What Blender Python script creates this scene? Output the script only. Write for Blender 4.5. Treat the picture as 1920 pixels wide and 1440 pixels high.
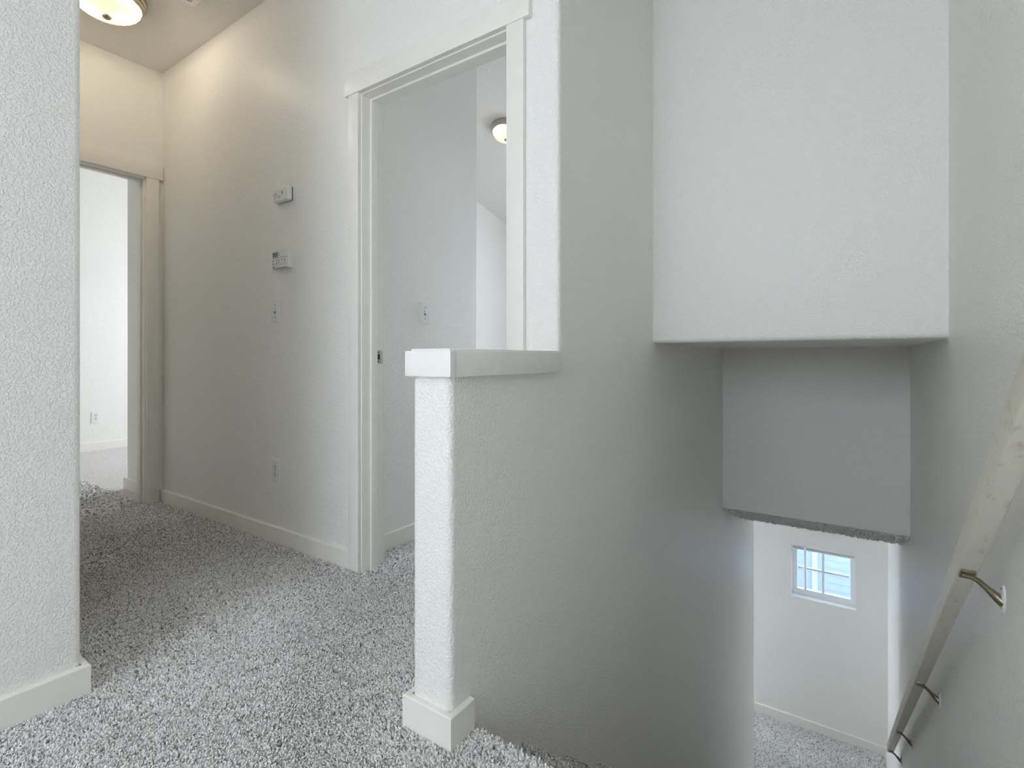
import bpy, bmesh, math, random
import numpy as np
from mathutils import Vector, Matrix

random.seed(7)
S = bpy.context.scene
for o in list(bpy.data.objects):
    bpy.data.objects.remove(o, do_unlink=True)
C = S.collection

# ------------------------------------------------------------------ camera
F_PX, CX, HZ, YAW = 953.37, 953.06, 672.24, 34.3068
cam_d = bpy.data.cameras.new('camera')
cam_d.sensor_width = 36.0
cam_d.lens = F_PX / 1920 * 36
cam_d.shift_x = (960 - CX) / 1920
cam_d.shift_y = (HZ - 720) / 1920
cam_d.clip_start = 0.02
cam = bpy.data.objects.new('camera', cam_d)
cam.location = (0, 0, 0.93)
cam.rotation_euler = (math.radians(90), 0, math.radians(YAW))
C.objects.link(cam)
S.camera = cam

# ------------------------------------------------------------------ world, exposure, daylight at the windows
w = bpy.data.worlds.new('sky'); S.world = w; w.use_nodes = True
bg = w.node_tree.nodes['Background']
bg.inputs[0].default_value = (0.62, 0.765, 1.0, 1)
bg.inputs[1].default_value = 3.2
vs = S.view_settings
vs.view_transform = 'Standard'; vs.look = 'None'; vs.gamma = 1.0; vs.use_curve_mapping = False
vs.exposure = 0.38
S.cycles.use_denoising = True
S.cycles.diffuse_bounces = 9
S.cycles.max_bounces = 11
S.cycles.glossy_bounces = 2
S.cycles.use_light_tree = False
S.cycles.use_adaptive_sampling = True
S.cycles.adaptive_threshold = 0.07
S.cycles.transparent_max_bounces = 12
S.cycles.sample_clamp_indirect = 6.0
S.cycles.caustics_reflective = False
S.cycles.caustics_refractive = False

COOL = (0.70, 0.85, 1.0)
DAY = (0.93, 0.965, 1.0)


def daylight(name, loc, face, sx, sz, watts, col, spread=180):
    """daylight entering at one window opening: an area lamp lying in the opening, aimed into the room"""
    d = bpy.data.lights.new(name, 'AREA'); d.shape = 'RECTANGLE'
    d.size, d.size_y, d.energy, d.color = sx, sz, watts, col
    d.spread = math.radians(spread)
    o = bpy.data.objects.new(name, d); C.objects.link(o)
    o.location = loc
    o.rotation_euler = Vector(face).to_track_quat('-Z', 'Z').to_euler()
    return o


# Only sources the photograph shows or whose light it shows: the window behind the camera (cool light on every face turned
# that way), the bright end room, the side room, and the lower entry left of the stair foot. Each lies in its window opening.
daylight('daylight_landing_window_offscreen', (-0.72, -2.93, 1.755), (0, 1, 0), 1.5, 1.15, 34, (0.85, 0.925, 1.0))
daylight('daylight_end_room_offscreen', (-5.25, 3.93, 1.45), (0, -1, 0), 1.5, 1.28, 30, DAY)
daylight('daylight_side_room_offscreen', (-1.61, 5.68, 1.51), (0, -1, 0), 1.1, 1.2, 24, (0.78, 0.88, 1.0))
daylight('daylight_entry_offscreen', (-2.63, 6.15, -1.9), (1, 0, 0), 0.52, 1.7, 60, (0.84, 0.91, 1.0))

# ------------------------------------------------------------------ materials
MATS = {}


def nodes_of(name):
    m = bpy.data.materials.new(name); m.use_nodes = True
    nt = m.node_tree; b = nt.nodes['Principled BSDF']
    MATS[name] = m
    return m, nt, b


def N(nt, kind, **kw):
    n = nt.nodes.new(kind)
    for k, v in kw.items():
        if k.startswith('i_'):
            n.inputs[k[2:].replace('_', ' ')].default_value = v
        else:
            setattr(n, k, v)
    return n


def L(nt, a, ao, b, bi):
    nt.links.new(a.outputs[ao], b.inputs[bi])


def coord(nt):
    return N(nt, 'ShaderNodeTexCoord')


def plain(name, col, rough=0.5, metal=0.0, spec=0.5, noise=0.04, nscale=18.0, bump=0.0, bscale=200.0, bdist=0.001):
    m, nt, b = nodes_of(name)
    tc = coord(nt)
    nz = N(nt, 'ShaderNodeTexNoise'); nz.inputs['Scale'].default_value = nscale; nz.inputs['Detail'].default_value = 3
    L(nt, tc, 'Object', nz, 'Vector')
    rp = N(nt, 'ShaderNodeValToRGB')
    lo = [max(0, c * (1 - noise)) for c in col]; hi = [min(1, c * (1 + noise)) for c in col]
    rp.color_ramp.elements[0].color = (*lo, 1); rp.color_ramp.elements[1].color = (*hi, 1)
    rp.color_ramp.elements[0].position = 0.3; rp.color_ramp.elements[1].position = 0.7
    L(nt, nz, 'Fac', rp, 'Fac'); L(nt, rp, 'Color', b, 'Base Color')
    b.inputs['Roughness'].default_value = rough
    b.inputs['Metallic'].default_value = metal
    b.inputs['Specular IOR Level'].default_value = spec
    if bump:
        n2 = N(nt, 'ShaderNodeTexNoise'); n2.inputs['Scale'].default_value = bscale; n2.inputs['Detail'].default_value = 2
        L(nt, tc, 'Object', n2, 'Vector')
        bp = N(nt, 'ShaderNodeBump'); bp.inputs['Strength'].default_value = bump; bp.inputs['Distance'].default_value = bdist
        L(nt, n2, 'Fac', bp, 'Height'); L(nt, bp, 'Normal', b, 'Normal')
    return m


def paint(name, col, rough, scale, strength, dist, lo=0.42, hi=0.62, mottling=0.015):
    """rolled paint over sprayed orange-peel drywall texture"""
    m, nt, b = nodes_of(name)
    tc = coord(nt)
    n1 = N(nt, 'ShaderNodeTexNoise'); n1.inputs['Scale'].default_value = scale
    n1.inputs['Detail'].default_value = 1.0; n1.inputs['Roughness'].default_value = 0.5
    L(nt, tc, 'Object', n1, 'Vector')
    mr = N(nt, 'ShaderNodeMapRange'); mr.inputs['From Min'].default_value = lo; mr.inputs['From Max'].default_value = hi
    mr.interpolation_type = 'SMOOTHSTEP'
    L(nt, n1, 'Fac', mr, 'Value')
    bp = N(nt, 'ShaderNodeBump'); bp.inputs['Strength'].default_value = strength; bp.inputs['Distance'].default_value = dist
    L(nt, mr, 'Result', bp, 'Height'); L(nt, bp, 'Normal', b, 'Normal')
    n2 = N(nt, 'ShaderNodeTexNoise'); n2.inputs['Scale'].default_value = 1.3; n2.inputs['Detail'].default_value = 0
    L(nt, tc, 'Object', n2, 'Vector')
    rp = N(nt, 'ShaderNodeValToRGB')
    rp.color_ramp.elements[0].color = (*[c * (1 - mottling) for c in col], 1)
    rp.color_ramp.elements[1].color = (*[c * (1 + mottling) for c in col], 1)
    L(nt, n2, 'Fac', rp, 'Fac'); L(nt, rp, 'Color', b, 'Base Color')
    b.inputs['Roughness'].default_value = rough
    b.inputs['Specular IOR Level'].default_value = 0.5
    return m


WALL = paint('wall_paint', (0.90, 0.887, 0.846), 0.38, 170, 0.6, 0.0024)
CEIL = paint('ceiling_paint', (0.78, 0.765, 0.735), 0.8, 95, 0.45, 0.003)
POPC = paint('ceiling_spray_texture', (0.92, 0.91, 0.88), 0.8, 60, 0.9, 0.012, lo=0.45, hi=0.58)
TRIM = plain('trim_paint', (0.86, 0.835, 0.78), 0.38, noise=0.02, bump=0.05, bscale=60)
TRIMW = plain('cap_paint', (0.85, 0.845, 0.825), 0.36, noise=0.03, bump=0.08, bscale=45)
PLASTIC = plain('white_plastic', (0.83, 0.83, 0.85), 0.35, noise=0.01)
PLASTIC2 = plain('ivory_plastic', (0.78, 0.78, 0.75), 0.42, noise=0.01)
DARK = plain('dark_slot', (0.02, 0.02, 0.022), 0.6)
GREY = plain('grey_print', (0.12, 0.12, 0.13), 0.6)
BLUEP = plain('blue_grey_print', (0.17, 0.19, 0.32), 0.6)
LCD = plain('lcd_glass', (0.26, 0.28, 0.27), 0.25, noise=0.08, nscale=200)
NICKEL = plain('brushed_nickel', (0.46, 0.42, 0.36), 0.34, metal=1.0, noise=0.06, nscale=90)
BRONZE = plain('worn_bronze', (0.30, 0.25, 0.17), 0.36, metal=0.9, noise=0.15, nscale=120)
STEELY = plain('dull_steel', (0.50, 0.47, 0.42), 0.4, metal=0.9, noise=0.05)
VINYL = plain('white_vinyl', (0.93, 0.93, 0.93), 0.35, noise=0.01)
SIDING = plain('blue_siding', (0.52, 0.58, 0.78), 0.6, noise=0.05, nscale=6)
SIDETRIM = plain('pale_corner_board', (0.76, 0.80, 0.86), 0.6)
GROUND = plain('lawn_ground', (0.16, 0.20, 0.10), 0.9, noise=0.3, nscale=3)
DOORP = plain('door_paint', (0.80, 0.79, 0.77), 0.35, noise=0.01)


def carpet_base():
    m, nt, b = nodes_of('carpet')
    tc = coord(nt)
    n1 = N(nt, 'ShaderNodeTexNoise'); n1.inputs['Scale'].default_value = 210; n1.inputs['Detail'].default_value = 3
    n1.inputs['Roughness'].default_value = 0.65
    L(nt, tc, 'Object', n1, 'Vector')
    rp = N(nt, 'ShaderNodeValToRGB'); e = rp.color_ramp.elements
    e[0].position = 0.36; e[0].color = (0.38, 0.36, 0.335, 1)
    e[1].position = 0.62; e[1].color = (0.90, 0.88, 0.855, 1)
    x = e.new(0.5); x.color = (0.68, 0.66, 0.635, 1)
    L(nt, n1, 'Fac', rp, 'Fac'); L(nt, rp, 'Color', b, 'Base Color')
    b.inputs['Roughness'].default_value = 0.95; b.inputs['Specular IOR Level'].default_value = 0.1
    bp = N(nt, 'ShaderNodeBump'); bp.inputs['Strength'].default_value = 0.8; bp.inputs['Distance'].default_value = 0.006
    L(nt, n1, 'Fac', bp, 'Height'); L(nt, bp, 'Normal', b, 'Normal')
    return m


def carpet_yarn():
    m, nt, b = nodes_of('carpet_yarn')
    at = N(nt, 'ShaderNodeAttribute'); at.attribute_name = 'tone'
    rp = N(nt, 'ShaderNodeValToRGB'); e = rp.color_ramp.elements
    e[0].position = 0.0; e[0].color = (0.17, 0.155, 0.14, 1)
    e[1].position = 1.0; e[1].color = (0.95, 0.94, 0.935, 1)
    for p, c in ((0.13, (0.36, 0.34, 0.325)), (0.32, (0.68, 0.665, 0.655)), (0.66, (0.88, 0.87, 0.86))):
        x = e.new(p); x.color = (*c, 1)
    L(nt, at, 'Fac', rp, 'Fac'); L(nt, rp, 'Color', b, 'Base Color')
    b.inputs['Roughness'].default_value = 0.9; b.inputs['Specular IOR Level'].default_value = 0.15
    return m


CARPET = carpet_base()
YARN = carpet_yarn()


def rail_paint():
    m, nt, b = nodes_of('worn_rail_paint')
    tc = coord(nt)
    mp = N(nt, 'ShaderNodeMapping'); mp.inputs['Scale'].default_value = (30, 12, 12)
    L(nt, tc, 'Object', mp, 'Vector')
    n1 = N(nt, 'ShaderNodeTexNoise'); n1.inputs['Scale'].default_value = 1.6; n1.inputs['Detail'].default_value = 7
    n1.inputs['Roughness'].default_value = 0.7
    L(nt, mp, 'Vector', n1, 'Vector')
    rp = N(nt, 'ShaderNodeValToRGB'); e = rp.color_ramp.elements
    e[0].position = 0.22; e[0].color = (0.46, 0.39, 0.28, 1)
    e[1].position = 0.44; e[1].color = (0.76, 0.72, 0.62, 1)
    L(nt, n1, 'Fac', rp, 'Fac'); L(nt, rp, 'Color', b, 'Base Color')
    b.inputs['Roughness'].default_value = 0.4
    return m


RAIL = rail_paint()


def glass_pane():
    m, nt, b = nodes_of('window_glass')
    nt.nodes.remove(b)
    out = nt.nodes['Material Output']
    tr = N(nt, 'ShaderNodeBsdfTransparent'); tr.inputs['Color'].default_value = (0.95, 0.97, 1, 1)
    gl = N(nt, 'ShaderNodeBsdfGlossy'); gl.inputs['Roughness'].default_value = 0.02
    mx = N(nt, 'ShaderNodeMixShader'); mx.inputs['Fac'].default_value = 0.06
    L(nt, tr, 0, mx, 1); L(nt, gl, 0, mx, 2); L(nt, mx, 0, out, 'Surface')
    return m


GLASS = glass_pane()


def lamp_glass():
    m, nt, b = nodes_of('lamp_glass')
    nt.nodes.remove(b)
    out = nt.nodes['Material Output']
    tl = N(nt, 'ShaderNodeBsdfTranslucent'); tl.inputs['Color'].default_value = (0.11, 0.085, 0.055, 1)
    df = N(nt, 'ShaderNodeBsdfDiffuse'); df.inputs['Color'].default_value = (0.30, 0.27, 0.22, 1)
    gl = N(nt, 'ShaderNodeBsdfGlossy'); gl.inputs['Roughness'].default_value = 0.15
    em = N(nt, 'ShaderNodeEmission'); em.inputs['Color'].default_value = (1.0, 0.64, 0.36, 1); em.inputs['Strength'].default_value = 0.55
    m1 = N(nt, 'ShaderNodeMixShader'); m1.inputs['Fac'].default_value = 0.30
    L(nt, tl, 0, m1, 1); L(nt, df, 0, m1, 2)
    m3 = N(nt, 'ShaderNodeMixShader'); m3.inputs['Fac'].default_value = 0.06
    L(nt, m1, 0, m3, 1); L(nt, gl, 0, m3, 2)
    tp = N(nt, 'ShaderNodeBsdfTransparent'); tp.inputs['Color'].default_value = (1.0, 0.95, 0.86, 1)
    m2 = N(nt, 'ShaderNodeMixShader'); m2.inputs['Fac'].default_value = 0.45
    L(nt, m3, 0, m2, 1); L(nt, tp, 0, m2, 2)
    ad = N(nt, 'ShaderNodeAddShader')
    L(nt, m2, 0, ad, 0); L(nt, em, 0, ad, 1); L(nt, ad, 0, out, 'Surface')
    return m


LAMPG = lamp_glass()

# ------------------------------------------------------------------ mesh helpers


def link(name, bm, mat, parent=None, smooth=False):
    me = bpy.data.meshes.new(name)
    bmesh.ops.recalc_face_normals(bm, faces=bm.faces[:])
    bm.to_mesh(me); bm.free()
    if smooth:
        for p in me.polygons:
            p.use_smooth = True
        try:
            me.set_sharp_from_angle(angle=math.radians(35))
        except Exception:
            pass
    me.materials.append(mat)
    o = bpy.data.objects.new(name, me); C.objects.link(o)
    if parent is not None:
        o.parent = parent
    return o


def struct(o, label, cat):
    o['kind'] = 'structure'; o['label'] = label; o['category'] = cat
    return o


def tag(o, label, cat, group=None):
    o['label'] = label; o['category'] = cat
    if group:
        o['group'] = group
    return o


def empty(name, loc=(0, 0, 0)):
    o = bpy.data.objects.new(name, None); o.empty_display_size = 0.05
    o.location = loc; C.objects.link(o)
    return o


def box(bm, x0, x1, y0, y1, z0, z1, bev=0.0, seg=2, M=None):
    vs_ = [Vector((x, y, z)) for x in (x0, x1) for y in (y0, y1) for z in (z0, z1)]
    if M is not None:
        vs_ = [M @ v for v in vs_]
    v = [bm.verts.new(p) for p in vs_]
    q = [(0, 1, 3, 2), (4, 6, 7, 5), (0, 4, 5, 1), (2, 3, 7, 6), (0, 2, 6, 4), (1, 5, 7, 3)]
    fs = [bm.faces.new([v[i] for i in f]) for f in q]
    bmesh.ops.recalc_face_normals(bm, faces=fs)
    if bev > 0:
        es = list({e for f in fs for e in f.edges})
        bmesh.ops.bevel(bm, geom=es, offset=bev, segments=seg, affect='EDGES', profile=0.6, clamp_overlap=True)


def bxo(name, b, mat, parent=None, bev=0.0, seg=2, M=None):
    bm = bmesh.new(); box(bm, *b, bev=bev, seg=seg, M=M)
    return link(name, bm, mat, parent, smooth=bev > 0)


def round_plan(pts, seg=6):
    """pts: (x, y, r); returns the outline with rounded corners"""
    out = []; n = len(pts)
    for i, (x, y, r) in enumerate(pts):
        p = Vector((x, y))
        if r <= 0:
            out.append(p); continue
        a = Vector(pts[i - 1][:2]) - p; b = Vector(pts[(i + 1) % n][:2]) - p
        a.normalize(); b.normalize()
        c = p + (a + b) * r
        A = p + a * r; B = p + b * r
        t0 = math.atan2(*(A - c).yx); t1 = math.atan2(*(B - c).yx)
        d = (t1 - t0 + math.pi) % (2 * math.pi) - math.pi
        for k in range(seg + 1):
            t = t0 + d * k / seg
            out.append(c + Vector((math.cos(t), math.sin(t))) * r)
    return out


def prism(bm, pts, z0, z1, seg=6):
    pl = round_plan(pts, seg)
    lo = [bm.verts.new((p.x, p.y, z0)) for p in pl]; hi = [bm.verts.new((p.x, p.y, z1)) for p in pl]
    n = len(pl)
    for i in range(n):
        bm.faces.new((lo[i], lo[(i + 1) % n], hi[(i + 1) % n], hi[i]))
    bm.faces.new(lo); bm.faces.new(hi)


def extrude_x(bm, pts, x0, x1, seg=6):
    """profile in the y-z plane, rounded at (y, z, r), extruded along x"""
    pl = round_plan(pts, seg)
    a = [bm.verts.new((x0, p.x, p.y)) for p in pl]; b = [bm.verts.new((x1, p.x, p.y)) for p in pl]
    n = len(pl)
    for i in range(n):
        bm.faces.new((a[i], a[(i + 1) % n], b[(i + 1) % n], b[i]))
    bm.faces.new(a); bm.faces.new(b)


def lathe(bm, prof, n=40, M=None, closed_top=False):
    rings = []
    for r, z in prof:
        if r < 1e-6:
            v = Vector((0, 0, z)); rings.append([bm.verts.new(M @ v if M else v)])
        else:
            ring = []
            for i in range(n):
                t = 2 * math.pi * i / n
                v = Vector((r * math.cos(t), r * math.sin(t), z))
                ring.append(bm.verts.new(M @ v if M else v))
            rings.append(ring)
    for a, b in zip(rings, rings[1:]):
        if len(a) == 1 and len(b) == 1:
            continue
        for i in range(n):
            j = (i + 1) % n
            if len(a) == 1:
                bm.faces.new((a[0], b[i], b[j]))
            elif len(b) == 1:
                bm.faces.new((a[i], b[0], a[j]))
            else:
                bm.faces.new((a[i], b[i], b[j], a[j]))


def tube(bm, pts, radii, n=10):
    pts = [Vector(p) for p in pts]
    rings = []
    for i, p in enumerate(pts):
        d = (pts[min(i + 1, len(pts) - 1)] - pts[max(i - 1, 0)]).normalized()
        u = d.cross(Vector((0, 1, 0)))
        if u.length < 1e-3:
            u = d.cross(Vector((1, 0, 0)))
        u.normalize(); v = d.cross(u)
        r = radii[i] if isinstance(radii, (list, tuple)) else radii
        rings.append([bm.verts.new(p + (u * math.cos(2 * math.pi * k / n) + v * math.sin(2 * math.pi * k / n)) * r) for k in range(n)])
    for a, b in zip(rings, rings[1:]):
        for i in range(n):
            bm.faces.new((a[i], a[(i + 1) % n], b[(i + 1) % n], b[i]))
    bm.faces.new(rings[0]); bm.faces.new(rings[-1])


# ------------------------------------------------------------------ measures of the house (metres)
T = 0.016            # baseboard thickness
BBH = 0.082          # baseboard height above the carpet
ZC = 2.784           # upper ceiling
YW = 1.466           # hall wall with the thermostat
XW0 = -3.728         # end wall of the hall
XNEAR = -1.768       # wall beside the camera
YNEAR = 0.497        # its end
XS = -0.801          # stair wall, left
XSB = -0.929         # back of half wall
YP = 0.927           # half wall end
XR = 0.2785          # stair wall, right
YE = 5.362           # end of left stair wall
Y1, Z1 = 2.406, 1.0035   # bulkhead over the stairs
Y2, Z2 = 3.963, -0.166   # lower soffit
Y3 = 6.524           # wall with the small window below
ZB = -3.17           # lower floor
ZCL = -0.395         # lower ceiling
YB = -2.9            # wall behind camera
WT = 0.117           # partition thickness
YNO = 1.003          # top nosing
NR, RISE, RUN = 16, 3.17 / 16, 0.2565
BN = 0.018           # bullnose radius

# ------------------------------------------------------------------ floors
bm = bmesh.new()
# top landing and hall slab with rounded carpet nosing at the stair
extrude_x(bm, [(YB, -0.001, 0), (YNO, -0.001, 0.022), (YNO, -0.05, 0.018), (YNO - 0.03, -0.05, 0), (YNO - 0.03, -0.28, 0), (YB, -0.28, 0)], XS - 0.001, XR + 0.05)
box(bm, -6.45, XS, YB, 1.02, -0.28, -0.001)
box(bm, -6.45, XS - 0.01, 1.02, 5.9, -0.28, -0.001)
floor = struct(link('floor', bm, CARPET), 'grey speckled cut pile carpet floor of the upper hall and rooms', 'floor')
bm = bmesh.new()
box(bm, -2.7, XR + 0.05, 3.0, Y3 + 0.1, ZB - 0.2, ZB)
floor_low = struct(link('floor_lower', bm, CARPET), 'grey carpet floor at the foot of the stairs below the small window', 'floor')

# ------------------------------------------------------------------ ceilings
bm = bmesh.new()
box(bm, XW0 - 0.1, XR + 0.1, YB - 0.1, YW + 0.02, ZC, ZC + 0.22)
box(bm, XS - 0.05, XR + 0.1, YW, Y2 + 0.1, ZC, ZC + 0.1)
struct(link('ceiling', bm, CEIL), 'light textured ceiling over the hall and stairwell', 'ceiling')
bm = bmesh.new()
box(bm, -6.5, XW0 - 0.05, -1.3, 4.05, 3.1, 3.2)
struct(link('ceiling_end_room', bm, CEIL), 'flat ceiling of the bright room at the end of the hall', 'ceiling')
bm = bmesh.new()   # vaulted ceiling of the side room: falls 0.23 per metre towards +y
zz = lambda y: 3.885 - 0.23 * y
v = [bm.verts.new(p) for p in [(-3.8, 1.5, zz(1.5)), (-0.8, 1.5, zz(1.5)), (-0.8, 5.9, zz(5.9)), (-3.8, 5.9, zz(5.9))]]
u = [bm.verts.new((q.co.x, q.co.y, q.co.z + 0.1)) for q in v]
bm.faces.new(v); bm.faces.new(u)
for i in range(4):
    bm.faces.new((v[i], v[(i + 1) % 4], u[(i + 1) % 4], u[i]))
struct(link('ceiling_side_room', bm, CEIL), 'sloping vaulted ceiling of the room behind the second door', 'ceiling')
bm = bmesh.new()
rg = np.random.default_rng(11)
nx_, ny_ = 190, 112
hgt = rg.normal(0, 1, (ny_ + 1, nx_ + 1))
for _ in range(1):
    hgt = (hgt + np.roll(hgt, 1, 0) + np.roll(hgt, -1, 0) + np.roll(hgt, 1, 1) + np.roll(hgt, -1, 1)) / 5
hgt = np.clip(hgt / hgt.std(), -0.3, 2.2) * 0.0085
gv = [[bm.verts.new((XS - 0.005 + (XR - XS + 0.01) * i / nx_, Y2 + 0.015 + (4.60 - Y2 - 0.015) * j / ny_,
                     Z2 - 0.004 + (ZCL - Z2 + 0.004) * j / ny_ - float(hgt[j, i]))) for i in range(nx_ + 1)] for j in range(ny_ + 1)]
for j in range(ny_):
    for i in range(nx_):
        bm.faces.new((gv[j][i], gv[j + 1][i], gv[j + 1][i + 1], gv[j][i + 1]))
extrude_x(bm, [(Y2 + 0.03, Z2 + 0.02, 0), (4.60, ZCL + 0.012, 0), (4.60, ZCL, 0), (Y3 + 0.1, ZCL, 0), (Y3 + 0.1, ZCL + 0.15, 0), (Y2 + 0.03, Z2 + 0.15, 0)], XS - 0.02, XR + 0.02)
box(bm, -2.7, XS - 0.01, 3.0, Y3 + 0.1, ZCL, ZCL + 0.11)
struct(link('ceiling_lower', bm, POPC), 'heavily sprayed ceiling sloping down over the lower stair flight', 'ceiling')

# ------------------------------------------------------------------ walls
bm = bmesh.new()
OX0, OX1 = -3.30, -2.20     # unseen opening, added on the near side to bring light into the hall
prism(bm, [(XNEAR, YB, 0), (XNEAR, YNEAR, BN), (OX1, YNEAR, 0), (OX1, YNEAR - WT, 0), (XNEAR - WT, YNEAR - WT, 0), (XNEAR - WT, YB, 0)], -0.02, ZC)
box(bm, OX0, OX1, YNEAR - WT, YNEAR, 2.09, ZC)
box(bm, XW0 - 0.02, OX0, YNEAR - WT, YNEAR, -0.02, ZC)
wl = struct(link('wall_left', bm, WALL, smooth=True), 'pale textured wall beside the landing with a rounded corner into the hall', 'wall')
for y, z, sx in ((0.372, 1.0, 0.006), (0.318, 0.775, 0.004), (0.335, 0.70, 0.005)):
    bm = bmesh.new()
    bmesh.ops.create_uvsphere(bm, u_segments=10, v_segments=6, radius=1, matrix=Matrix.Translation((XNEAR, y, z)) @ Matrix.Diagonal((0.0025, sx, 0.003, 1)))
    link('paint_blister', bm, WALL, wl, smooth=True)

# hall wall with door 2 (opening x -1.789 .. -0.983)
DX0, DX1, DZ = -1.788, -0.984, 2.094
bm = bmesh.new()
box(bm, XW0 - WT, DX0, YW, YW + WT, -0.02, ZC + 0.9)
box(bm, DX0, DX1, YW, YW + WT, DZ, ZC + 0.9)
struct(link('wall_back', bm, WALL), 'long pale hall wall carrying the thermostat and the second doorway', 'wall')

bm = bmesh.new()   # stair wall: low part with the half wall, high part with the rounded corner
prism(bm, [(XS, YP, BN), (XS, YE, BN), (XSB, YE, BN), (XSB, YP, BN)], ZB, 0.888)
prism(bm, [(XS, YW, BN), (XS, YE, BN), (XSB, YE, BN), (XSB, YW + WT, 0), (DX1, YW + WT, 0), (DX1, YW, 0)], 0.8881, ZC + 0.9)
struct(link('wall_stair_left', bm, WALL, smooth=True), 'pale textured stair wall ending towards the landing as a capped half wall', 'wall')
bm = bmesh.new()
box(bm, XSB - 0.05, DX1, YW, YW + WT, -0.02, 0.889)
struct(link('wall_back_return', bm, WALL), 'short piece of hall wall right of the second doorway behind the half wall', 'wall')

bm = bmesh.new()
box(bm, XR, XR + WT, YB, Y3 + 0.1, ZB, ZC)
struct(link('wall_stair_right', bm, WALL), 'pale textured stair wall carrying the handrail', 'wall')

bm = bmesh.new()   # bulkhead over the stairs, then the lower soffit
extrude_x(bm, [(Y1, ZC, 0), (Y1, Z1, 0.022), (Y2, Z1, 0), (Y2, Z2, 0.012), (Y2 + 0.1, Z2 - 0.02, 0), (Y2 + 0.1, ZC, 0)], XS - 0.01, XR + 0.01)
struct(link('wall_bulkhead', bm, WALL, smooth=True), 'boxed bulkhead with a rounded lower edge hanging over the stairs', 'wall')

bm = bmesh.new()   # end wall of the hall with door 1, opening y 0.586..1.385
EY0, EY1 = 0.588, 1.385
box(bm, XW0 - WT, XW0, YB, EY0, -0.02, ZC)
box(bm, XW0 - WT, XW0, EY1, YW + 0.001, -0.02, ZC)
box(bm, XW0 - WT, XW0, EY0, EY1, DZ, ZC)
struct(link('wall_hall_end', bm, WALL), 'end wall of the hall with the first doorway', 'wall')

# end room
bm = bmesh.new()
prism(bm, [(XW0 - WT + 0.01, 1.466, 0), (-4.305, 1.466, BN), (-4.305, 1.466 + WT, BN), (XW0 - WT + 0.01, 1.466 + WT, 0)], -0.02, 3.12)
struct(link('wall_end_room_stub', bm, WALL, smooth=True), 'short wall just inside the end room with a light switch on it', 'wall')
bm = bmesh.new()
box(bm, -6.5, -6.38, -1.3, 4.0, -0.02, 3.12)
struct(link('wall_end_room_far', bm, WALL), 'bright far wall of the room at the end of the hall', 'wall')
bm = bmesh.new()
box(bm, XW0 - WT - 0.12, XW0 - WT, -1.2, YNEAR, -0.02, 3.12)
box(bm, XW0 - WT - 0.12, XW0 - WT, 1.466 + WT, 4.0, -0.02, 3.12)
struct(link('wall_end_room_side', bm, WALL), 'side walls of the end room out of sight from the hall', 'wall')


def wall_with_hole(name, axis, pos, th, a0, a1, z0, z1, h0, h1, hz0, hz1, label):
    """axis 'y': wall plane y = pos .. pos+th spanning x a0..a1; axis 'x': the other way round; one window opening"""
    bm = bmesh.new()
    def bb(p0, p1, q0, q1):
        if axis == 'y':
            box(bm, p0, p1, min(pos, pos + th), max(pos, pos + th), q0, q1)
        else:
            box(bm, min(pos, pos + th), max(pos, pos + th), p0, p1, q0, q1)
    bb(a0, h0, z0, z1); bb(h1, a1, z0, z1); bb(h0, h1, z0, hz0); bb(h0, h1, hz1, z1)
    return struct(link(name, bm, WALL), label, 'wall')


wall_with_hole('wall_end_room_window', 'y', 3.9, 0.15, -6.5, XW0 - WT, -0.02, 3.12, -6.05, -4.45, 0.78, 2.12, 'window wall of the bright room at the end of the hall')
bm = bmesh.new()
box(bm, -6.5, XW0 - WT, -1.30, -1.18, -0.02, 3.12)
struct(link('wall_end_room_south', bm, WALL), 'plain side wall of the bright room at the end of the hall', 'wall')
wall_with_hole('wall_behind', 'y', YB - 0.15, 0.15, XNEAR - WT, XR + WT, -0.02, ZC, -1.5, 0.06, 1.15, 2.36, 'wall at the far side of the landing opposite the stairs')
wall_with_hole('wall_side_room_window', 'y', 5.65, 0.15, -3.82, -0.8, -0.02, 3.0, -2.22, -1.0, 0.88, 2.14, 'window wall of the room behind the second door')
wall_with_hole('wall_lower_back', 'y', Y3, 0.15, -2.75, XR + WT, ZB, ZCL + 0.05, -0.595, 0.0065, -1.739, -1.154, 'smooth pale wall with the small window at the foot of the stairs')
wall_with_hole('wall_lower_entry', 'x', -2.75, 0.15, 3.0, Y3, ZB, ZCL + 0.05, 5.86, 6.44, -2.78, -1.02, 'entry wall with a tall sidelight at the foot of the stairs')
bm = bmesh.new()
box(bm, -2.75, XSB, 2.95, 3.10, ZB, ZCL + 0.05)
struct(link('wall_lower_front', bm, WALL), 'front wall of the lower entry room', 'wall')

bm = bmesh.new()
box(bm, XW0 - 0.02, XNEAR - 0.02, -1.20, -1.05, -0.02, ZC)  # windowless back of an unseen room, added behind the opening for hall light
struct(link('wall_added_room', bm, WALL), 'unseen back wall of the room added across the hall for its light', 'wall')

# side room
bm = bmesh.new()
box(bm, -3.82, -3.70, YW + WT, 5.7, -0.02, 3.6)
struct(link('wall_side_room_far', bm, WALL), 'far wall under the sloping ceiling of the side room', 'wall')
bm = bmesh.new()
prism(bm, [(-1.884, YW + WT - 0.01, 0), (-1.884, 2.437, BN), (-1.884 - WT, 2.437, BN), (-1.884 - WT, YW + WT - 0.01, 0)], -0.02, 3.5)
struct(link('wall_side_room_closet', bm, WALL, smooth=True), 'closet wall with a light switch just inside the second doorway', 'wall')
bm = bmesh.new()
box(bm, XSB - 0.001, XSB + 0.03, YE - 0.05, 5.7, -0.28, 3.6)
struct(link('wall_side_room_near', bm, WALL), 'side room wall backing onto the stairwell', 'wall')

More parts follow.
